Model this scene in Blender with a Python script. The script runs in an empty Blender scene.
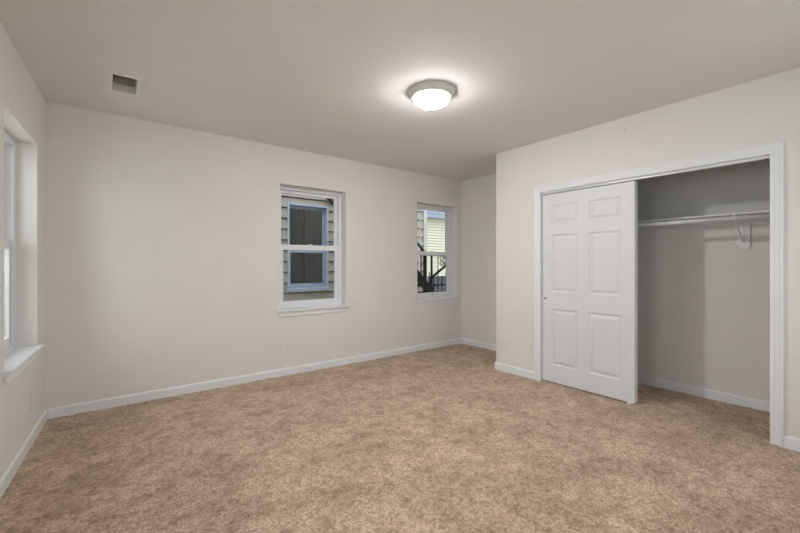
import bpy, bmesh, math, random
from mathutils import Vector, Matrix
random.seed(7)
scene = bpy.context.scene
COL = scene.collection

# ------------------------------------------------------------------ camera, sky, exposure
H = 2.586            # ceiling height
EYE = 1.257
cam = bpy.data.cameras.new('camera'); camo = bpy.data.objects.new('camera', cam); COL.objects.link(camo)
cam.sensor_width = 36; cam.lens = 36*377/800; cam.shift_y = -2/800; cam.clip_start = .01
camo.location = (0, 0, EYE); camo.rotation_euler = (math.radians(90), 0, -math.atan2(.6098, .7927))
scene.camera = camo
vs = scene.view_settings
vs.view_transform = 'Standard'; vs.look = 'None'; vs.gamma = 1; vs.use_curve_mapping = False
vs.exposure = -0.36
LAMP_POWER = 104.0
DOME_GLOW = 72.0
SKY_STRENGTH = 3.6
FRONT_FILL_WINDOWS = ((.45, 1.25), (2.30, 3.10))       # unseen windows added behind the camera to let in fill light
SIDE_FILL_WINDOWS = ((1.50, 2.34), (2.95, 3.79))       # two unseen left-wall windows added for fill light
TILT = 26                                         # added fill lamps tipped down, the way sky light falls
def daylight_fill(loc, yaw, sx, sy, power):  # area lamp added outside a window opening to brighten the room
    d = bpy.data.lights.new('daylight', 'AREA'); d.shape = 'RECTANGLE'; d.size = sx; d.size_y = sy; d.energy = power; d.color = (.975, .99, 1)
    o = bpy.data.objects.new('daylight', d); COL.objects.link(o); o.location = loc; o.rotation_euler = (math.radians(90-TILT), 0, math.radians(yaw))
for wx, pw in zip(FRONT_FILL_WINDOWS, (14, 24)): daylight_fill(((wx[0]+wx[1])/2, -1.0, 1.62), 0, .78, 1.38, pw)
for wx, pw in zip(SIDE_FILL_WINDOWS + ((.31, 1.15),), (7, 30, 11)):  # last entry adds a lamp outside the visible left window
    q = (wx[0]+wx[1])/2; daylight_fill((-.415-.0495*q-.55, 4.187-q, 1.58), -92.84, .82, 1.48, pw)
w = bpy.data.worlds.new('overcast_sky'); scene.world = w; w.use_nodes = True
nt = w.node_tree; bg = nt.nodes['Background']
tc = nt.nodes.new('ShaderNodeTexCoord'); sp = nt.nodes.new('ShaderNodeSeparateXYZ'); cr = nt.nodes.new('ShaderNodeValToRGB')
nt.links.new(tc.outputs['Generated'], sp.inputs[0]); nt.links.new(sp.outputs['Z'], cr.inputs[0]); nt.links.new(cr.outputs[0], bg.inputs[0])
cr.color_ramp.elements[0].color = (.50, .51, .52, 1); cr.color_ramp.elements[1].color = (.86, .89, .95, 1)
bg.inputs[1].default_value = SKY_STRENGTH

# ------------------------------------------------------------------ materials
def srgb(r, g, b):
    f = lambda c: (c/255/12.92 if c/255 <= .04045 else ((c/255+.055)/1.055)**2.4)
    return (f(r), f(g), f(b), 1)

def mat(name, col, rough=.6, metal=0.0, noise=0.0, nscale=40, bump=0.0, bscale=300, spec=.5):
    m = bpy.data.materials.new(name); m.use_nodes = True
    n = m.node_tree.nodes; l = m.node_tree.links; b = n['Principled BSDF']
    b.inputs['Roughness'].default_value = rough; b.inputs['Metallic'].default_value = metal
    b.inputs['Specular IOR Level'].default_value = spec
    b.inputs['Base Color'].default_value = col
    t = n.new('ShaderNodeTexCoord')
    if noise:
        x = n.new('ShaderNodeTexNoise'); x.inputs['Scale'].default_value = nscale; x.inputs['Detail'].default_value = 4
        r = n.new('ShaderNodeValToRGB')
        r.color_ramp.elements[0].position = .3; r.color_ramp.elements[1].position = .7
        r.color_ramp.elements[0].color = tuple(c*(1-noise) for c in col[:3])+(1,)
        r.color_ramp.elements[1].color = tuple(min(1, c*(1+noise)) for c in col[:3])+(1,)
        l.new(t.outputs['Object'], x.inputs['Vector']); l.new(x.outputs['Fac'], r.inputs[0]); l.new(r.outputs[0], b.inputs['Base Color'])
    if bump:
        x = n.new('ShaderNodeTexNoise'); x.inputs['Scale'].default_value = bscale; x.inputs['Detail'].default_value = 2
        u = n.new('ShaderNodeBump'); u.inputs['Strength'].default_value = bump; u.inputs['Distance'].default_value = .002
        l.new(t.outputs['Object'], x.inputs['Vector']); l.new(x.outputs['Fac'], u.inputs['Height']); l.new(u.outputs[0], b.inputs['Normal'])
    return m

M = {}
M['wall'] = mat('wall_paint', (.80, .78, .755, 1), .75, noise=.012, nscale=3, bump=.08, bscale=220, spec=.25)
M['ceiling'] = mat('ceiling_paint', (.80, .785, .765, 1), .85, noise=.012, nscale=3, bump=.06, bscale=220, spec=.2)
M['trim'] = mat('white_trim_paint', (.83, .85, .87, 1), .4, noise=.01, nscale=8)
M['door'] = mat('white_door_paint', (.745, .755, .775, 1), .45, noise=.01, nscale=5, bump=.05, bscale=90)
M['vinyl'] = mat('white_vinyl', (.82, .84, .86, 1), .35, noise=.01, nscale=8)
M['white_metal'] = mat('white_metal', (.80, .815, .83, 1), .3, noise=.01, nscale=30)
M['dark_hole'] = mat('dark_hole', (.015, .015, .016, 1), .7, noise=.1)
M['plate'] = mat('ivory_plastic', (.83, .80, .76, 1), .35, noise=.01)
M['lamp_pan'] = mat('lamp_pan_satin', (.74, .73, .70, 1), .4, .15, noise=.02, nscale=60)
M['finial'] = mat('dark_nickel_finial', (.12, .115, .105, 1), .5, .2, noise=.03)
M['nickel'] = mat('brushed_nickel', (.56, .54, .51, 1), .38, .75, noise=.04, nscale=60)
M['vent'] = mat('vent_enamel', (.82, .80, .775, 1), .5, noise=.01)
M['throat'] = mat('vent_throat_metal', (.84, .82, .78, 1), .5, noise=.03)
M['duct'] = mat('duct_metal', (.60, .57, .51, 1), .6, noise=.1, nscale=20)
M['nail'] = mat('nail_metal', (.25, .24, .23, 1), .5, .3, noise=.05)
M['siding'] = mat('beige_vinyl_siding', (.40, .365, .315, 1), .6, noise=.04, nscale=6)
M['white_board'] = mat('white_corner_board', (.50, .50, .48, 1), .5, noise=.03, nscale=10)
M['cream'] = mat('cream_vinyl_siding', (.78, .76, .60, 1), .6, noise=.03, nscale=6)
M['bluegrey'] = mat('blue_grey_window_paint', (.44, .51, .62, 1), .45, noise=.05, nscale=15)
M['gutter'] = mat('blue_grey_gutter', (.40, .46, .55, 1), .45, noise=.08, nscale=12)
M['shingle'] = mat('grey_shingles', (.25, .27, .33, 1), .9, noise=.4, nscale=14)
M['iron'] = mat('black_iron', (.010, .010, .011, 1), .7, noise=.2, nscale=30, spec=.08)
M['found'] = mat('grey_foundation', (.10, .105, .115, 1), .8, noise=.25, nscale=5)
M['concrete'] = mat('exterior_concrete', (.30, .30, .30, 1), .9, noise=.2, nscale=4)
M['curtain'] = mat('pale_curtain_fabric', (.82, .81, .78, 1), .9, noise=.05, nscale=20)
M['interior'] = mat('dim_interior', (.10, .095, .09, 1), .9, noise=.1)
M['gap'] = mat('dark_gasket', (.05, .05, .055, 1), .6, noise=.1)

def glass(name, refl):
    m = bpy.data.materials.new(name); m.use_nodes = True
    n = m.node_tree.nodes; l = m.node_tree.links; n.clear()
    o = n.new('ShaderNodeOutputMaterial'); mx = n.new('ShaderNodeMixShader')
    t = n.new('ShaderNodeBsdfTransparent'); t.inputs[0].default_value = (.95, .97, .965, 1)
    g = n.new('ShaderNodeBsdfGlossy'); g.inputs['Roughness'].default_value = .02
    fr = n.new('ShaderNodeFresnel'); fr.inputs['IOR'].default_value = refl
    l.new(fr.outputs[0], mx.inputs[0]); l.new(t.outputs[0], mx.inputs[1]); l.new(g.outputs[0], mx.inputs[2]); l.new(mx.outputs[0], o.inputs[0])
    return m
M['glass'] = glass('window_glass', 1.16)
M['glass_far'] = glass('house_window_glass', 2.1)

def lamp_glass():
    # frosted bowl: dense white towards the rim, clearer glass at the bottom
    m = bpy.data.materials.new('frosted_lamp_glass'); m.use_nodes = True
    n = m.node_tree.nodes; l = m.node_tree.links; n.clear()
    o = n.new('ShaderNodeOutputMaterial'); a = n.new('ShaderNodeMixShader')
    e = n.new('ShaderNodeEmission'); e.inputs[0].default_value = (1, .988, .97, 1); e.inputs[1].default_value = DOME_GLOW
    t = n.new('ShaderNodeBsdfTransparent')
    tc = n.new('ShaderNodeTexCoord'); sx = n.new('ShaderNodeSeparateXYZ'); mr = n.new('ShaderNodeMapRange')
    mr.inputs['From Min'].default_value = -.120; mr.inputs['From Max'].default_value = -.109
    mr.inputs['To Min'].default_value = .45; mr.inputs['To Max'].default_value = .97
    l.new(tc.outputs['Object'], sx.inputs[0]); l.new(sx.outputs['Z'], mr.inputs['Value']); l.new(mr.outputs[0], a.inputs[0])
    l.new(t.outputs[0], a.inputs[1]); l.new(e.outputs[0], a.inputs[2]); l.new(a.outputs[0], o.inputs[0])
    return m
M['lamp_glass'] = lamp_glass()

def carpet():
    m = bpy.data.materials.new('beige_plush_carpet'); m.use_nodes = True
    n = m.node_tree.nodes; l = m.node_tree.links; b = n['Principled BSDF']
    b.inputs['Roughness'].default_value = 1; b.inputs['Specular IOR Level'].default_value = .05
    b.inputs['Sheen Weight'].default_value = .15; b.inputs['Sheen Roughness'].default_value = .6
    t = n.new('ShaderNodeTexCoord')
    def noise(scale, det, rough=.6, dist=0):
        x = n.new('ShaderNodeTexNoise'); x.inputs['Scale'].default_value = scale; x.inputs['Detail'].default_value = det
        x.inputs['Roughness'].default_value = rough; x.inputs['Distortion'].default_value = dist
        l.new(t.outputs['Object'], x.inputs['Vector']); return x.outputs['Fac']
    def ramp(src, p0, p1, c0, c1):
        r = n.new('ShaderNodeValToRGB'); e = r.color_ramp.elements
        e[0].position = p0; e[1].position = p1; e[0].color = c0; e[1].color = c1; l.new(src, r.inputs[0]); return r.outputs[0]
    def mix(a, bb, kind, fac=1):
        x = n.new('ShaderNodeMix'); x.data_type = 'RGBA'; x.blend_type = kind
        x.inputs['Factor'].default_value = fac; l.new(a, x.inputs[6]); l.new(bb, x.inputs[7]); return x.outputs[2]
    base = ramp(noise(10, 8, .75, .1), .36, .56, (.415, .294, .204, 1), (.635, .488, .380, 1))
    patch = ramp(noise(3.0, 4, .6), .38, .62, (.80, .77, .74, 1), (1.06, 1.05, 1.05, 1))
    c = mix(base, patch, 'MULTIPLY')
    tuft = ramp(noise(34, 3, .6), .38, .54, (.78, .745, .70, 1), (1.06, 1.06, 1.06, 1))
    c = mix(c, tuft, 'MULTIPLY')
    fib = ramp(noise(85, 2, .5), .36, .58, (.70, .665, .63, 1), (1.10, 1.10, 1.10, 1))
    c = mix(c, fib, 'MULTIPLY')
    l.new(c, b.inputs['Base Color'])
    u = n.new('ShaderNodeBump'); u.inputs['Strength'].default_value = .5; u.inputs['Distance'].default_value = .006
    l.new(noise(110, 3, .7), u.inputs['Height']); l.new(u.outputs[0], b.inputs['Normal'])
    return m
M['carpet'] = carpet()

# ------------------------------------------------------------------ helpers
IDENT = lambda u, d, z: Vector((u, d, z))
def boxp(bm, p0, p1, fr=IDENT):
    (a, b, c), (d, e, f) = p0, p1
    vs_ = [bm.verts.new(fr(*q)) for q in ((a,b,c),(d,b,c),(d,e,c),(a,e,c),(a,b,f),(d,b,f),(d,e,f),(a,e,f))]
    for q in ((3,2,1,0),(4,5,6,7),(0,1,5,4),(1,2,6,5),(2,3,7,6),(3,0,4,7)): bm.faces.new([vs_[i] for i in q])
    return vs_
def prism(bm, poly, e0, e1, fr):
    """poly: list of (a, b); extruded along the third argument; fr(a, b, e)"""
    A = [bm.verts.new(fr(a, b, e0)) for a, b in poly]; B = [bm.verts.new(fr(a, b, e1)) for a, b in poly]
    n = len(poly)
    for i in range(n): bm.faces.new((A[i], A[(i+1) % n], B[(i+1) % n], B[i]))
    bm.faces.new(A[::-1]); bm.faces.new(B)
def tube(bm, p0, p1, r, seg=16, cap=True):
    p0, p1 = Vector(p0), Vector(p1); ax = (p1-p0).normalized()
    s = ax.orthogonal().normalized(); t = ax.cross(s)
    A, B = [], []
    for i in range(seg):
        a = 2*math.pi*i/seg; o = (s*math.cos(a)+t*math.sin(a))*r
        A.append(bm.verts.new(p0+o)); B.append(bm.verts.new(p1+o))
    for i in range(seg):
        f = bm.faces.new((A[i], A[(i+1) % seg], B[(i+1) % seg], B[i])); f.smooth = True
    if cap: bm.faces.new(A[::-1]); bm.faces.new(B)
def path_tube(bm, pts, r, seg=10, closed=False):
    pts = [Vector(p) for p in pts]; n = len(pts); rings = []
    ref = None
    for i, p in enumerate(pts):
        a = pts[(i-1) % n] if (closed or i > 0) else p; b = pts[(i+1) % n] if (closed or i < n-1) else p
        ax = (b-a).normalized()
        if ref is None: ref = ax.orthogonal().normalized()
        s = (ref-ax*ref.dot(ax)).normalized(); t = ax.cross(s); ref = s
        rings.append([bm.verts.new(p+(s*math.cos(2*math.pi*k/seg)+t*math.sin(2*math.pi*k/seg))*r) for k in range(seg)])
    for i in range(n if closed else n-1):
        A, B = rings[i], rings[(i+1) % n]
        for k in range(seg):
            f = bm.faces.new((A[k], A[(k+1) % seg], B[(k+1) % seg], B[k])); f.smooth = True
    if not closed: bm.faces.new(rings[0][::-1]); bm.faces.new(rings[-1])
def lathe(bm, prof, c, seg=64, smooth=True):
    rings = []
    for r, z in prof:
        if r < 1e-6: rings.append([bm.verts.new((c[0], c[1], z))])
        else: rings.append([bm.verts.new((c[0]+r*math.cos(2*math.pi*k/seg), c[1]+r*math.sin(2*math.pi*k/seg), z)) for k in range(seg)])
    for A, B in zip(rings, rings[1:]):
        for k in range(seg):
            q = [A[k % len(A)], A[(k+1) % len(A)], B[(k+1) % len(B)], B[k % len(B)]]
            q = list(dict.fromkeys(q))
            if len(q) > 2: f = bm.faces.new(q); f.smooth = smooth
def bevel(bm, w, seg=2):
    bmesh.ops.recalc_face_normals(bm, faces=bm.faces)
    bmesh.ops.bevel(bm, geom=[e for e in bm.edges if e.is_manifold and e.calc_face_angle(0) > .5], offset=w, segments=seg, affect='EDGES', profile=.6)
def build(name, bm, m, parent=None, origin=None, recalc=True):
    """link the bmesh (built in world coordinates) as ONE mesh object"""
    if recalc: bmesh.ops.recalc_face_normals(bm, faces=bm.faces)
    org = Vector(origin) if origin is not None else Vector((0, 0, 0))
    base = org
    p = parent
    while p is not None:
        base = base + Vector(p.location); p = p.parent
    bmesh.ops.translate(bm, verts=bm.verts, vec=-base)
    me = bpy.data.meshes.new(name); bm.to_mesh(me); bm.free()
    me.materials.append(M[m] if isinstance(m, str) else m)
    o = bpy.data.objects.new(name, me); COL.objects.link(o); o.location = org
    if parent: o.parent = parent
    return o
def tag(o, label, cat, kind=None, group=None):
    o['label'] = label; o['category'] = cat
    if kind: o['kind'] = kind
    if group: o['group'] = group
    return o
def thing(name, loc, label, cat, kind=None, group=None):
    o = bpy.data.objects.new(name, None); COL.objects.link(o); o.location = loc; o.empty_display_size = .1
    return tag(o, label, cat, kind, group)
def B(): return bmesh.new()

# ------------------------------------------------------------------ room frames: (u along wall, d out of the room, z up)
YB, XC, XA, YR, YF = 4.187, 3.684, 4.463, 2.890, -.45
WC = Vector((-.4155, 4.187, 0)); WDIR = Vector((-.049504, -.998774, 0)); WN = Vector((-.998774, .049504, 0))
f_back = lambda u, d, z: Vector((u, YB+d, z))
f_closet = lambda u, d, z: Vector((XC+d, u, z))
f_right = lambda u, d, z: Vector((XA+d, u, z))
f_ret = lambda u, d, z: Vector((u, YR-d, z))
f_left = lambda u, d, z: WC + WDIR*u + WN*d + Vector((0, 0, z))
f_front = lambda u, d, z: Vector((u, YF-d, z))

def slab(bm, u0, u1, z0, z1, holes, th, fr):
    us = sorted({u0, u1, *[h[0] for h in holes], *[h[1] for h in holes]}); zs = sorted({z0, z1, *[h[2] for h in holes], *[h[3] for h in holes]})
    inh = lambda i, j: not (0 <= i < len(us)-1 and 0 <= j < len(zs)-1) or any(h[0] <= (us[i]+us[i+1])/2 <= h[1] and h[2] <= (zs[j]+zs[j+1])/2 <= h[3] for h in holes)
    V = {}
    def v(i, j, k):
        if (i, j, k) not in V: V[i, j, k] = bm.verts.new(fr(us[i], k*th, zs[j]))
        return V[i, j, k]
    for i in range(len(us)-1):
        for j in range(len(zs)-1):
            if inh(i, j): continue
            bm.faces.new((v(i,j,0), v(i+1,j,0), v(i+1,j+1,0), v(i,j+1,0)))
            bm.faces.new((v(i,j,1), v(i,j+1,1), v(i+1,j+1,1), v(i+1,j,1)))
            if inh(i-1, j): bm.faces.new((v(i,j,0), v(i,j+1,0), v(i,j+1,1), v(i,j,1)))
            if inh(i+1, j): bm.faces.new((v(i+1,j,0), v(i+1,j,1), v(i+1,j+1,1), v(i+1,j+1,0)))
            if inh(i, j-1): bm.faces.new((v(i,j,0), v(i,j,1), v(i+1,j,1), v(i+1,j,0)))
            if inh(i, j+1): bm.faces.new((v(i,j+1,0), v(i+1,j+1,0), v(i+1,j+1,1), v(i,j+1,1)))
def wall(name, u0, u1, holes, th, fr, label, z0=-.1, z1=H):
    bm = B(); slab(bm, u0, u1, z0, z1, holes, th, fr)
    return tag(build(name, bm, 'wall'), label, 'wall', 'structure')

W1 = (1.516, 2.357, .742, 2.170); W2 = (3.538, 4.357, .742, 2.165); WL = (.310, 1.150, .655, 2.155)
OPEN = (.497, 2.319, -.1, 2.052)     # rough closet opening
WT = .20
wall('wall_back', -.72, XA+.2, [W1, W2], WT, f_back, 'long beige back wall holding the two double-hung windows')
wall('wall_left', 0, 4.75, [WL] + [(a, b, .655, 2.155) for a, b in SIDE_FILL_WINDOWS], WT, f_left, 'beige side wall at the left edge with one deep window recess')
wall('wall_right', YF-.1, YB, [], .15, f_right, 'beige wall closing the alcove beside the second window and the closet back')
wall('wall_closet', YF-.1, YR-.115, [OPEN], .115, f_closet, 'beige closet wall around the white-cased sliding door opening')
wall('wall_return', XC, XA, [], .115, f_ret, 'end wall of the closet turning into the alcove')
bm = B(); boxp(bm, (XC+.115, .20, -.1), (XA, .30, H)); tag(build('wall_closet_side', bm, 'wall'), 'inner side wall of the closet at the near end', 'wall', 'structure')
wall('wall_front', -.80, XC+.115, [(a, b, .742, 2.157) for a, b in FRONT_FILL_WINDOWS], .16, f_front, 'beige wall behind the camera')

# ceiling with the register hole, floor slab
VH = (.012, .160, 3.293, 3.600)
bm = B(); slab(bm, -.85, XA+.2, YF-.15, YB+.2, [VH], .14, lambda u, d, z: Vector((u, z, H+d)))
tag(build('ceiling', bm, 'ceiling'), 'flat beige ceiling with the dome light and the vent', 'ceiling', 'structure')
bm = B()
nx, ny = 190, 172
x0, x1, y0, y1 = -.66, XA+.01, YF-.01, YB+.01
G = [[None]*(ny+1) for _ in range(nx+1)]
for i in range(nx+1):
    for j in range(ny+1):
        G[i][j] = bm.verts.new((x0+(x1-x0)*i/nx, y0+(y1-y0)*j/ny, random.uniform(-.004, .003)))
for i in range(nx):
    for j in range(ny):
        f = bm.faces.new((G[i][j], G[i+1][j], G[i+1][j+1], G[i][j+1])); f.smooth = True
tag(build('floor', bm, 'carpet', recalc=False), 'beige mottled plush wall-to-wall carpet', 'carpet', 'structure')

# ------------------------------------------------------------------ baseboards
BP = [(0, -.01), (-.0145, -.01), (-.0145, .066), (-.0125, .074), (-.007, .081), (-.003, .085), (0, .085)]
def baseboard(name, u0, u1, fr, label):
    bm = B(); prism(bm, BP, u0, u1, lambda a, b, e: fr(e, a, b)); return tag(build(name, bm, 'trim'), label, 'baseboard', 'structure')
baseboard('baseboard_back', -.40, XA-.0005, f_back, 'white baseboard running along the long back wall under both windows')
baseboard('baseboard_left', .0145, 4.6, f_left, 'white baseboard along the left wall below the left window')
baseboard('baseboard_right', YR, YB-.0145, f_right, 'short white baseboard in the alcove beside the second window')
baseboard('baseboard_closet_back', .30, YR-.115, f_right, 'white baseboard inside the closet under the clothes rod')
baseboard('baseboard_closet_left', 2.3725, YR+.0145, f_closet, 'short white baseboard between alcove corner and closet casing')
baseboard('baseboard_closet_right', YF, .4455, f_closet, 'white baseboard to the right of the closet casing')
baseboard('baseboard_return', XC, XA-.0145, f_ret, 'white baseboard around the corner on the closet end wall')

baseboard('baseboard_front', -.60, XC-.0145, f_front, 'white baseboard along the wall behind the camera')

# ------------------------------------------------------------------ closet casing, jamb, track
oL, oR, oT = 2.301, .515, 2.034
CP = [(0, 0), (0, -.009), (.012, -.011), (.020, -.0105), (.026, -.0145), (.046, -.0165), (.052, -.0205), (.062, -.0215), (.0695, -.0195), (.0695, 0)]
tr = thing('trim_1', (XC, (oL+oR)/2, 0), 'white moulded casing framing the closet opening', 'door casing', 'structure')
bm = B()
corners = [((oL, -.01), (1, 0)), ((oL, oT), (1, 1)), ((oR, oT), (-1, 1)), ((oR, -.01), (-1, 0))]
rings = [[bm.verts.new(f_closet(p[0]+s[0]*w_, d_, p[1]+s[1]*w_)) for w_, d_ in CP] for p, s in corners]
for A, Bq in zip(rings, rings[1:]):
    for k in range(len(CP)): bm.faces.new((A[k], A[(k+1) % len(CP)], Bq[(k+1) % len(CP)], Bq[k]))
bm.faces.new(rings[0]); bm.faces.new(rings[-1][::-1])
build('casing', bm, 'trim', tr)
bm = B()
boxp(bm, (oL+.001, .0005, -.01), (oL+.0175, .1145, oT+.0175), f_closet); boxp(bm, (oR-.0175, .0005, -.01), (oR-.001, .1145, oT+.0175), f_closet)
boxp(bm, (oR-.001, .0005, oT+.001), (oL+.001, .1145, oT+.0175), f_closet)
build('jamb', bm, 'trim', tr)

tk = thing('door_track', (XC+.06, (oL+oR)/2, oT), 'white metal sliding door track under the closet header', 'door track')
bm = B(); boxp(bm, (oR, .018, oT-.003), (oL, .112, oT+.001), f_closet)
boxp(bm, (oR, .108, oT-.010), (oL, .112, oT-.003), f_closet); build('track_channel', bm, 'white_metal', tk)
bm = B(); prism(bm, [(.018, oT-.009), (.018, oT-.020), (.0195, oT-.0225), (.023, oT-.0225), (.023, oT-.020), (.023, oT-.003), (.0215, oT-.003), (.0205, oT-.009)], oR, oL, lambda a, b, e: f_closet(e, a, b)); build('track_lip', bm, 'white_metal', tk)

# ------------------------------------------------------------------ six panel doors
def panel_door(name, d0, ya, yb, za, zb, label, panels):
    th = .034
    o = thing(name, f_closet((ya+yb)/2, d0, za), label, 'closet door', 'structure')
    bm = B()
    us = sorted({ya, yb, *[p[0] for p in panels], *[p[1] for p in panels]}); zs = sorted({za, zb, *[p[2] for p in panels], *[p[3] for p in panels]})
    V = {}
    def v(u, d, z):
        k = (round(u, 5), round(d, 5), round(z, 5))
        if k not in V: V[k] = bm.verts.new(f_closet(u, d, z))
        return V[k]
    for i in range(len(us)-1):
        for j in range(len(zs)-1):
            cu, cz = (us[i]+us[i+1])/2, (zs[j]+zs[j+1])/2
            ispan = any(p[0] < cu < p[1] and p[2] < cz < p[3] for p in panels)
            for face in (0, 1):
                D = d0 if face == 0 else d0+th; s = 1 if face == 0 else -1
                if not ispan:
                    bm.faces.new((v(us[i], D, zs[j]), v(us[i+1], D, zs[j]), v(us[i+1], D, zs[j+1]), v(us[i], D, zs[j+1])))
                else:
                    a, b_, c, d_ = us[i], us[i+1], zs[j], zs[j+1]
                    steps = [(0, 0), (.004, .009), (.014, .0125), (.019, .0120), (.044, .0030)]
                    R = [[v(a+q, D+s*e, c+q), v(b_-q, D+s*e, c+q), v(b_-q, D+s*e, d_-q), v(a+q, D+s*e, d_-q)] for q, e in steps]
                    for P, Q in zip(R, R[1:]):
                        for k in range(4): bm.faces.new((P[k], P[(k+1) % 4], Q[(k+1) % 4], Q[k]))
                    bm.faces.new(R[-1])
    for i in range(len(us)-1):
        for z in (za, zb): bm.faces.new((v(us[i], d0, z), v(us[i+1], d0, z), v(us[i+1], d0+th, z), v(us[i], d0+th, z)))
    for j in range(len(zs)-1):
        for u in (ya, yb): bm.faces.new((v(u, d0, zs[j]), v(u, d0, zs[j+1]), v(u, d0+th, zs[j+1]), v(u, d0+th, zs[j])))
    build('door_slab', bm, 'door', o)
    return o
ya, yb, za, zb = 1.391, 2.295, .012, 2.005
c1, c2 = (1.505, 1.797), (1.905, 2.199)
pans = [(c[0], c[1], r[0], r[1]) for c in (c1, c2) for r in ((1.690, 1.885), (.968, 1.571), (.193, .788))]
d1 = panel_door('door_1', .030, ya, yb, za, zb, 'white six-panel sliding closet door at the front of the track', pans)
d1['group'] = 'sliding closet doors'
bm = B(); tube(bm, f_closet(2.263, .0285, .897), f_closet(2.263, .032, .897), .0120, 20); fp = build('finger_pull', bm, 'nickel', d1); fp['label'] = 'small round recessed pull on the left stile'
bm = B(); tube(bm, f_closet(2.263, .0280, .897), f_closet(2.263, .0290, .897), .0100, 20); build('pull_cup', bm, 'dark_hole', fp)
d2 = panel_door('door_2', .074, ya+.004, yb-.006, za, zb, 'white sliding closet door just showing its edge behind the front door', [(a+.004, b, c, d) for a, b, c, d in pans])
d2['group'] = 'sliding closet doors'
fg = thing('floor_guide', f_closet(1.447, .05, .0), 'small white plastic guide on the carpet under the sliding door', 'door guide')
bm = B(); boxp(bm, (1.415, .018, -.004), (1.45, .118, .008), f_closet); bevel(bm, .002); build('guide_base', bm, 'white_metal', fg)
for d_ in (.020, .066):
    bm = B(); boxp(bm, (1.418, d_, .008), (1.447, d_+.006, .020), f_closet); build('guide_fin', bm, 'white_metal', fg)

# ------------------------------------------------------------------ closet shelf, rod, bracket
YN, YFAR = .30, YR-.115
sh = thing('closet_shelf', f_right((YN+YFAR)/2, -.15, 1.68), 'white closet shelf board above the clothes rod', 'shelf')
bm = B(); boxp(bm, (YN, -.280, 1.678), (YFAR, -.0005, 1.694), f_right); bevel(bm, .0015, 1); build('shelf_board', bm, 'trim', sh)
bm = B(); boxp(bm, (YN, -.019, 1.610), (YFAR, -.0005, 1.6775), f_right); build('wall_cleat', bm, 'trim', sh)
RD, RZ = .372, 1.640
rd = thing('clothes_rod', f_right((YN+YFAR)/2, -RD, RZ), 'white round clothes rod running in front of the closet shelf', 'clothes rod')
bm = B(); tube(bm, f_right(YN+.004, -RD, RZ), f_right(YFAR-.004, -RD, RZ), .0175, 24); build('rod', bm, 'white_metal', rd)
for y in (YN, YFAR):
    s = 1 if y == YN else -1
    bm = B(); tube(bm, f_right(y, -RD, RZ), f_right(y+s*.004, -RD, RZ), .032, 24); build('rod_socket', bm, 'white_metal', rd)
BY = .790
bk = thing('shelf_bracket', f_right(BY, -.02, 1.40), 'white metal bracket bracing shelf and rod near the right casing', 'shelf bracket')
bm = B()
oc = [(-.043, 1.3935+.020), (-.025, 1.3935), (.025, 1.3935), (.043, 1.3935+.020), (.043, 1.6095), (-.043, 1.6095)]
prism(bm, [(BY+a, b) for a, b in oc], -.019, -.0005, lambda a, b, e: f_right(a, e, b)); bk1 = build('mounting_block', bm, 'trim', bk); bk1['label'] = 'white wooden block with clipped lower corners'
bm = B(); boxp(bm, (BY-.010, -.022, 1.44), (BY+.010, -.0192, 1.6765), f_right); boxp(bm, (BY-.010, -RD-.012, 1.6745), (BY+.010, -.022, 1.6775), f_right)
boxp(bm, (BY-.010, -RD-.003, RZ+.0206), (BY+.010, -RD+.003, 1.6750), f_right); build('bracket_arm', bm, 'white_metal', bk)
bm = B()
prism(bm, [(-.0222, 1.452), (-.0222, 1.470), (-RD+.022, RZ-.008), (-RD+.012, RZ-.018)], BY-.006, BY+.006, lambda a, b, e: f_right(e, a, b)); build('brace', bm, 'white_metal', bk)
bm = B()
pts = [(math.cos(math.radians(160+220*k/12)), math.sin(math.radians(160+220*k/12))) for k in range(13)]
for (a, b), (c, d) in zip(pts, pts[1:]):
    prism(bm, [(-RD+a*.0205, RZ+b*.0205), (-RD+c*.0205, RZ+d*.0205), (-RD+c*.0178, RZ+d*.0178), (-RD+a*.0178, RZ+b*.0178)], BY-.010, BY+.010, lambda p, q, e: f_right(e, p, q))
build('rod_hook', bm, 'white_metal', bk)
for z in (1.455, 1.585):
    bm = B(); tube(bm, f_right(BY, -.0222, z), f_right(BY, -.0242, z), .004, 12); build('screw', bm, 'nickel', bk)

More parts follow.
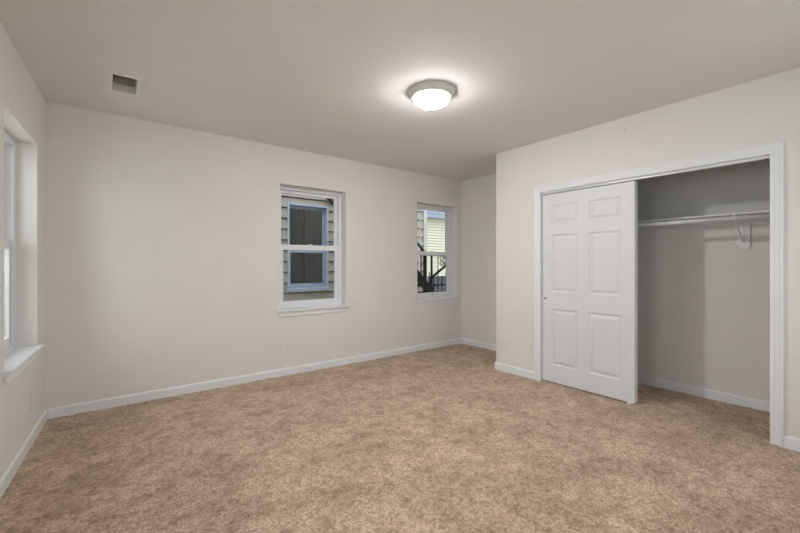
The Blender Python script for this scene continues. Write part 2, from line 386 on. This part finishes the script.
# ------------------------------------------------------------------ double-hung windows
def frame_ring(bm, u0, u1, z0, z1, wl, wr, wb, wt, d0, d1, fr):
    boxp(bm, (u0, d0, z0), (u0+wl, d1, z1), fr); boxp(bm, (u1-wr, d0, z0), (u1, d1, z1), fr)
    boxp(bm, (u0+wl, d0, z0), (u1-wr, d1, z0+wb), fr); boxp(bm, (u0+wl, d0, z1-wt), (u1-wr, d1, z1), fr)
def window(n, hole, zm, fr, label, lift=False):
    u0, u1, z0, z1 = hole; e = .0008
    o = thing('window_%d' % n, fr((u0+u1)/2, .12, z0), label, 'window', 'structure')
    u0 += e; u1 -= e; z1 -= e
    D0, D1 = .118, .198
    fw = .038; fb = .026; ft = .034
    bm = B(); frame_ring(bm, u0, u1, z0+.0005, z1, fw, fw, fb, ft, D0, D1, fr)
    # inner stops making the two-step vinyl profile
    frame_ring(bm, u0+.0005, u1-.0005, z0+.001, z1-.0005, .014, .014, .014, .016, D0-.008, D0, fr)
    build('window_frame', bm, 'vinyl', o)
    a, b = u0+fw, u1-fw
    # upper sash, set back
    up = B(); frame_ring(up, a, b, zm-.022, z1-ft, .034, .034, .040, .033, D0+.048, D0+.076, fr); us_ = build('upper_sash', up, 'vinyl', o)
    bm = B(); boxp(bm, (a+.030, D0+.060, zm+.014), (b-.030, D0+.064, z1-ft-.030), fr); build('glass', bm, 'glass', us_)
    bm = B(); g = .004; frame_ring(bm, a+.034-g/2, b-.034+g/2, zm+.018-g/2, z1-ft-.033+g/2, g, g, g, g, D0+.046, D0+.0595, fr); build('glazing_bead', bm, 'vinyl', us_)
    # lower sash, nearer the room
    lo = B(); frame_ring(lo, a, b, z0+fb, zm+.030, .044, .044, .056, .058, D0+.014, D0+.042, fr); ls = build('lower_sash', lo, 'vinyl', o)
    bm = B(); boxp(bm, (a+.040, D0+.027, z0+fb+.052), (b-.040, D0+.031, zm-.024), fr); build('glass', bm, 'glass', ls)
    bm = B(); frame_ring(bm, a+.042, b-.042, z0+fb+.054, zm-.026, .005, .005, .005, .005, D0+.012, D0+.026, fr); build('glazing_bead', bm, 'vinyl', ls)
    bm = B(); c = (a+b)/2; boxp(bm, (c-.028, D0+.016, zm+.030), (c+.028, D0+.040, zm+.036), fr); boxp(bm, (c-.006, D0+.010, zm+.036), (c+.022, D0+.022, zm+.044), fr); bevel(bm, .002); build('sash_lock', bm, 'vinyl', ls)
    if lift:
        bm = B(); boxp(bm, (c-.045, D0+.004, z0+fb+.026), (c+.045, D0+.014, z0+fb+.032), fr); boxp(bm, (c-.045, D0+.004, z0+fb+.020), (c+.045, D0+.007, z0+fb+.026), fr); bevel(bm, .001, 1); build('sash_lift', bm, 'vinyl', ls)
        bm = B(); boxp(bm, (c-.008, D0+.003, z0+fb+.018), (c+.030, D0+.006, z0+fb+.026), fr); build('lift_latch', bm, 'gap', ls)
    # gaskets: the thin dark line between sash and frame
    bm = B(); boxp(bm, (b-.0005, D0+.013, z0+fb), (b+.002, D0+.0135, z1-ft), fr); boxp(bm, (a-.002, D0+.013, z0+fb), (a+.0005, D0+.0135, z1-ft), fr)
    # stool with horns and the apron moulding under it
    st = B()
    outer = [(-.0005, z0+.0005), (-.030, z0+.0005), (-.0355, z0-.003), (-.0375, z0-.0095), (-.0355, z0-.016), (-.030, z0-.0195), (-.0005, z0-.0195)]
    prism(st, outer, hole[0]-.036, hole[1]+.036, lambda p, q, ee: fr(ee, p, q))
    boxp(st, (u0, -.0005, z0-.0015), (u1, .1095, z0+.0005), fr)
    sl = build('window_sill', st, 'trim', o)
    ap = B()
    apr = [(-.0005, -.0200), (-.023, -.0200), (-.0225, -.027), (-.0150, -.033), (-.0150, -.043), (-.0115, -.046), (-.0115, -.060), (-.0165, -.064), (-.0165, -.071), (-.0005, -.075)]
    A = [ap.verts.new(fr(hole[0]-.018+.30*max(0, -q-.02), p, z0+q)) for p, q in apr]; Bv = [ap.verts.new(fr(hole[1]+.018-.30*max(0, -q-.02), p, z0+q)) for p, q in apr]
    k = len(apr)
    for i in range(k): ap.faces.new((A[i], A[(i+1) % k], Bv[(i+1) % k], Bv[i]))
    ap.faces.new(A); ap.faces.new(Bv[::-1]); build('apron', ap, 'trim', o)
    build('gasket', bm, 'gap', o)
    return o
window(1, W1, 1.462, f_back, 'white double-hung window nearest the middle of the back wall, facing the blue-framed window next door', False)
window(2, W2, 1.428, f_back, 'narrower-looking white double-hung window near the alcove with black railings outside', True)
for k_, wx in enumerate(FRONT_FILL_WINDOWS):  # added openings behind the camera, there only to admit fill light
    window(4+k_, (wx[0], wx[1], .742, 2.157), 1.452, f_front, ['white double-hung window in the wall behind the camera, nearer the left wall', 'white double-hung window in the wall behind the camera, nearer the closet'][k_])
for k_, wx in enumerate(SIDE_FILL_WINDOWS):  # added left-wall openings out of view, there only to admit fill light
    window(6+k_, (wx[0], wx[1], .655, 2.155), 1.398, f_left, ['white double-hung window in the left wall ahead of the camera', 'white double-hung window in the left wall beside the camera'][k_])
window(3, WL, 1.398, f_left, 'white double-hung window in the left wall cut by the photo edge')

# ------------------------------------------------------------------ ceiling lamp
LX, LY = 1.961, 2.152
lp = thing('ceiling_light', (LX, LY, H), 'round flush-mount dome light glowing white on the ceiling', 'ceiling light')
bm = B(); lathe(bm, [(0, H-.0005), (.175, H-.0005), (.177, H-.006), (.174, H-.014), (.166, H-.018), (.164, H-.026), (.157, H-.033), (.155, H-.042), (.148, H-.050), (.1425, H-.050), (.1425, H-.030), (0, H-.030)], (LX, LY)); build('base_pan', bm, 'lamp_pan', lp)
bm = B(); pr = []
for k in range(15):
    a = math.pi/2*k/14; t_ = math.sin(a); pr.append((.1415*(1-t_**2)**.78 if k < 14 else .0, H-.044-.087*t_))
lathe(bm, pr, (LX, LY)); build('glass_shade', bm, 'lamp_glass', lp)
bm = B(); zf = H-.131; lathe(bm, [(0, zf+.004), (.012, zf+.003), (.013, zf-.001), (.007, zf-.004), (.006, zf-.008), (.009, zf-.012), (.008, zf-.017), (.003, zf-.021), (0, zf-.022)], (LX, LY), 24); build('finial', bm, 'finial', lp)
L = bpy.data.lights.new('bulb', 'POINT'); L.energy = LAMP_POWER; L.shadow_soft_size = .03; L.color = (1, .985, .965)
Lo = bpy.data.objects.new('bulb', L); COL.objects.link(Lo); Lo.parent = lp; Lo.location = (.0, .0, -.104)

# ------------------------------------------------------------------ ceiling vent
vt = thing('ceiling_vent', ((VH[0]+VH[1])/2, (VH[2]+VH[3])/2, H), 'small rectangular open air vent in the ceiling near the left wall', 'vent')
bm = B(); fz = lambda u, d, z: Vector((u, z, H-d))
fo = .026
frame_ring(bm, VH[0]-fo, VH[1]+fo, VH[2]-fo, VH[3]+fo, fo, fo, fo, fo, .0003, .005, lambda u, d, z: Vector((u, z, H-d)))
build('face_frame', bm, 'vent', vt)
bm = B(); e = .001
frame_ring(bm, VH[0]+e, VH[1]-e, VH[2]+e, VH[3]-e, .002, .002, .002, .002, -.055, .004, fz); build('throat', bm, 'throat', vt)
bm = B(); frame_ring(bm, VH[0]+e, VH[1]-e, VH[2]+e, VH[3]-e, .002, .002, .002, .002, -.34, -.056, fz); boxp(bm, (VH[0]+e, VH[2]+e, H+.34), (VH[1]-e, VH[3]-e, H+.343)); build('duct', bm, 'duct', vt)
bm = B()
for k in range(4):
    x = VH[0]+.03+.03*k; boxp(bm, (x, VH[2]+.003, H-.001), (x+.010, VH[2]+.011, H+.001))
build('louver_clip', bm, 'vent', vt)

# ------------------------------------------------------------------ wall outlets
def outlet(fr, u, z, label, s=1):
    o = thing('wall_outlet', fr(u, 0, z), label, 'outlet', None, 'duplex wall outlets')
    bm = B(); boxp(bm, (u-.036, -.0065, z-.058), (u+.036, -.0003, z+.058), fr); bevel(bm, .003); build('cover_plate', bm, 'plate', o)
    for dz in (-.020, .020):
        bm = B(); poly = []
        for k in range(24):
            a = 2*math.pi*k/24; poly.append((u+.0165*math.cos(a), z+dz+max(-.0135, min(.0135, .0165*math.sin(a)))))
        prism(bm, poly, -.0085, -.0065, lambda a, b, e_: fr(a, e_, b)); r = build('receptacle', bm, 'plate', o)
        bm = B(); boxp(bm, (u-.0075, -.0088, z+dz-.001), (u-.0050, -.0084, z+dz+.008), fr); boxp(bm, (u+.0050, -.0088, z+dz-.001), (u+.0075, -.0084, z+dz+.007), fr)
        tube(bm, fr(u, -.0088, z+dz-.007), fr(u, -.0084, z+dz-.007), .0028, 10); build('slots', bm, 'dark_hole', r)
    bm = B(); tube(bm, fr(u, -.0064, z), fr(u, -.0078, z), .0032, 12); build('screw', bm, 'nickel', o)
    return o
outlet(f_back, 1.529, .327, 'ivory outlet on the back wall below the blue-framed view window')
outlet(f_back, 3.213, .326, 'ivory outlet on the back wall just left of the alcove-side window')
outlet(f_closet, 2.425, .352, 'ivory outlet beside the closet casing')
outlet(f_left, .486, .285, 'ivory outlet low on the left wall under the left window sill')
bm = B(); tube(bm, f_closet(1.455, .004, 2.470), f_closet(1.455, -.010, 2.476), .0018, 8); tube(bm, f_closet(1.455, -.010, 2.476), f_closet(1.455, -.0115, 2.4766), .004, 10)
tag(build('nail', bm, 'nail', None, f_closet(1.455, 0, 2.47)), 'tiny nail high on the closet wall above the casing', 'nail')

# ------------------------------------------------------------------ outside: neighbour with the blue-framed window
GZ = -.65
YN2, XCOR = 5.565, 4.927
bm = B(); boxp(bm, (-9, YB+.21, GZ-.1), (26, 30, GZ)); boxp(bm, (-9, -6, GZ-.1), (-.9, YB+.21, GZ))
tag(build('ground', bm, 'concrete'), 'grey paved ground outside between the houses', 'ground', 'structure')
nb = thing('neighbor_house', (3, YN2, GZ), 'beige lap-sided house next door seen close through both windows', 'house')
EX = .1628; OFF = 1.839*1.06 - 20*EX
NW = (2.122, 2.800, .849, 2.200)
bm = B()
z = GZ
zs_ = []
k = 0
zc = 1.839*1.06
while zc > GZ: zc -= EX
segs = []
while zc < 4.6:
    zt = zc+EX
    rng = [(-6.0, XCOR-.09)]
    lo, hi = max(zc, GZ), zt
    if hi > NW[2]-.03 and lo < NW[3]+.03: rng = [(-6.0, NW[0]), (NW[1], XCOR-.09)]
    def course(bm, xa, xb, lo, hi):
        g_ = .013 if lo == zc else 0; pr_ = [(-.028*(zt-lo)/EX, lo+g_), (-.028*(zt-hi)/EX, hi), (.03, hi), (.03, lo+g_)]
        prism(bm, pr_, xa, xb, lambda a, b, e_: Vector((e_, YN2+a, b)))
    for xa, xb in rng: course(bm, xa, xb, lo, hi)
    # bits above and below the window inside its x range
    if len(rng) == 2:
        if lo < NW[2] < hi: course(bm, NW[0], NW[1], lo, NW[2])
        if lo < NW[3] < hi: course(bm, NW[0], NW[1], NW[3], hi)
    zc = zt
build('siding', bm, 'siding', nb)
bm = B(); boxp(bm, (XCOR-.09, YN2-.034, GZ), (XCOR, YN2+.02, 4.6)); boxp(bm, (XCOR-.022, YN2+.02, GZ), (XCOR, YN2+.10, 4.6)); build('corner_board', bm, 'white_board', nb)
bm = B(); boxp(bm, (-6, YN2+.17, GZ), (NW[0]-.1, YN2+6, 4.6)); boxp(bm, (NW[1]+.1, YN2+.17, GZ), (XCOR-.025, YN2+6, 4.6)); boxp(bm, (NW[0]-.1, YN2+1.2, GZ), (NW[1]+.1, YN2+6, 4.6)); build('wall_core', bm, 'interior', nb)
bm = B(); prism(bm, [(-.35, 4.6), (-.35, 4.7), (3.2, 6.4), (6.4, 4.7), (6.4, 4.6)], -6.3, XCOR+.3, lambda a, b, e_: Vector((e_, YN2+a, b))); build('roof', bm, 'shingle', nb)
# its window
wb = B(); frame_ring(wb, NW[0], NW[1], NW[2], NW[3], .030, .030, .070, .034, -.030, .030, lambda u, d, z: Vector((u, YN2+d, z)))
fN = lambda u, d, z: Vector((u, YN2+d, z))
frame_ring(wb, NW[0]+.012, NW[1]-.012, NW[2]+.03, NW[3]-.012, .020, .020, .030, .024, .030, .16, fN)
prism(wb, [(-.055, NW[2]-.004), (-.055, NW[2]+.035), (.05, NW[2]+.068), (.05, NW[2]-.004)], NW[0]-.008, NW[1]+.008, lambda a, b, e_: Vector((e_, YN2+a, b)))
hw = build('house_window', wb, 'bluegrey', nb)
bm = B(); a, b_, c, d_ = NW[0]+.034, NW[1]-.034, NW[2]+.062, NW[3]-.04; zm2 = 1.46
frame_ring(bm, a, b_, c, zm2+.02, .036, .036, .05, .035, .038, .063, fN); frame_ring(bm, a, b_, zm2-.02, d_, .030, .030, .035, .035, .066, .090, fN)
build('window_sash', bm, 'bluegrey', nb)
bm = B(); boxp(bm, (a+.03, YN2+.048, c+.04), (b_-.03, YN2+.051, zm2)); boxp(bm, (a+.026, YN2+.076, zm2), (b_-.026, YN2+.079, d_-.03)); build('window_pane', bm, 'glass_far', nb)
bm = B(); nxs = 90
rows = []
for zz in (NW[2]-.02, NW[3]+.02):
    row = []
    for i in range(nxs+1):
        u = NW[0]+.035+(NW[1]-NW[0]-.07)*i/nxs
        row.append(bm.verts.new((u, YN2+.122+.017*math.sin(i*.50)+.007*math.sin(i*1.37+1), zz)))
    rows.append(row)
for i in range(nxs):
    if 38 <= i <= 44: continue
    f = bm.faces.new((rows[0][i], rows[0][i+1], rows[1][i+1], rows[1][i])); f.smooth = True
bmesh.ops.solidify(bm, geom=bm.faces, thickness=.002); build('curtain', bm, 'curtain', nb)
bm = B(); prism(bm, [(2.752, 2.335), (2.900, 2.335), (2.900, 2.225), (2.865, 2.245)], -.10, -.012, lambda a, b, e_: Vector((a, YN2+e_, b))); db = build('wall_hood', bm, 'gap', nb); db['label'] = 'small dark wedge fixed above the blue window'  # dark wedge of unidentified kind above the window

# stair railing in the gap, in front of the neighbour's corner
sr = thing('stair_railing', (4.45, 5.2, GZ), 'black iron stair railing sloping down before the neighbor corner', 'railing')
fy = 5.22
bm = B(); path_tube(bm, [(3.95, fy, 2.12), (4.43, fy, 1.63), (4.62, fy, 1.455)], .020); build('handrail', bm, 'iron', sr)
bm = B(); prism(bm, [(3.95, 1.58), (4.80, .80), (4.80, .60), (3.95, 1.38)], fy-.02, fy+.02, lambda a, b, e_: Vector((a, e_, b))); build('stringer', bm, 'iron', sr)
bm = B()
boxp(bm, (4.575, fy-.022, GZ), (4.620, fy+.022, 1.47)); build('newel_post', bm, 'iron', sr)
for x in (4.06, 4.17, 4.28, 4.39, 4.50):
    bm = B(); zt = 2.12-(x-3.95)*1.02; zb_ = 1.58-(x-3.95)*.918; boxp(bm, (x-.008, fy-.008, zb_-.05), (x+.008, fy+.008, zt)); build('baluster', bm, 'iron', sr)
bm = B()
for k in range(5):
    x = 3.95+.17*k; boxp(bm, (x, fy+.02, 1.36-.156*k-.04), (x+.20, fy+.30, 1.36-.156*k))
build('tread', bm, 'iron', sr)
bm = B(); boxp(bm, (3.95, fy+.27, GZ), (4.0, fy+.30, 1.35)); boxp(bm, (4.585, fy+.27, GZ), (4.625, fy+.30, .8)); build('support_post', bm, 'iron', sr)

bm = B(); boxp(bm, (3.95, fy+.025, GZ), (4.80, fy+.26, .66)); build('stair_base', bm, 'iron', sr)

# iron fence further out
fe = thing('iron_fence', (6.6, 7.2, GZ), 'black iron fence with scroll rings outside the alcove-side window', 'fence')
FY = 7.2
bm = B(); boxp(bm, (5.6, FY-.02, .70), (8.4, FY+.02, .745)); boxp(bm, (5.6, FY-.02, 1.475), (8.4, FY+.02, 1.505)); boxp(bm, (5.6, FY-.015, GZ+.1), (8.4, FY+.015, GZ+.14)); build('rail', bm, 'iron', fe)
for x in (5.64, 6.566, 7.90):
    bm = B(); boxp(bm, (x-.02, FY-.02, GZ), (x+.02, FY+.02, 1.52)); build('fence_post', bm, 'iron', fe)
for k in range(18):
    x = 5.76+.147*k
    if abs(x-6.566) < .05: continue
    bm = B(); boxp(bm, (x-.009, FY-.009, GZ+.1), (x+.009, FY+.009, 1.49 if k % 3 == 1 or k < 3 else 1.06 if k % 2 else .95)); build('baluster', bm, 'iron', fe)
for x in (6.93, 7.10):
    for z in (1.29, 1.435):
        bm = B(); path_tube(bm, [(x+.072*math.cos(a*math.pi/12), FY, z+.072*math.sin(a*math.pi/12)) for a in range(24)], .010, 8, True)
        path_tube(bm, [(x+.036*math.cos(a*math.pi/8), FY, z+.036*math.sin(a*math.pi/8)) for a in range(16)], .008, 8, True); build('scroll', bm, 'iron', fe)
r2 = thing('step_handrail', (6.9, 6.9, GZ), 'black handrail climbing to the right in front of the iron fence', 'railing')
bm = B(); path_tube(bm, [(6.27, 6.9, .925), (6.34, 6.9, .965), (6.95, 6.9, 1.33), (7.4, 6.9, 1.60)], .032); build('handrail', bm, 'iron', r2)
for x, zt in ((6.285, .925), (7.3, 1.54)):
    bm = B(); boxp(bm, (x-.022, 6.878, GZ), (x+.022, 6.922, zt)); build('handrail_post', bm, 'iron', r2)

# cream house behind
ch = thing('cream_house', (10, 10.6, GZ), 'cream lap-sided house with blue-grey gutter seen beyond the railings', 'house')
CY = 10.6
bm = B(); zc = .80; ex = .103
while zc < 3.02:
    prism(bm, [(-.022, zc+.020), (0, zc+ex), (.03, zc+ex), (.03, zc+.020)], 5.5, 17, lambda a, b, e_: Vector((e_, CY+a, b))); zc += ex
boxp(bm, (5.5, CY+.0305, GZ), (17, CY+5, 3.0)); build('siding', bm, 'cream', ch)
bm = B(); boxp(bm, (5.5, CY-.06, GZ), (17, CY+.03, .80)); build('foundation', bm, 'found', ch)
bm = B(); prism(bm, [(-.30, 3.00), (-.33, 3.12), (-.18, 3.12), (-.18, 3.00)], 5.3, 17.2, lambda a, b, e_: Vector((e_, CY+a, b))); boxp(bm, (5.3, CY-.18, 3.0), (17.2, CY+.03, 3.06)); build('gutter', bm, 'gutter', ch)
bm = B(); prism(bm, [(-.22, 3.12), (-.22, 3.18), (2.5, 4.9), (5.2, 3.18), (5.2, 3.0), (-.1, 3.06)], 5.3, 17.2, lambda a, b, e_: Vector((e_, CY+a, b))); build('roof', bm, 'shingle', ch)
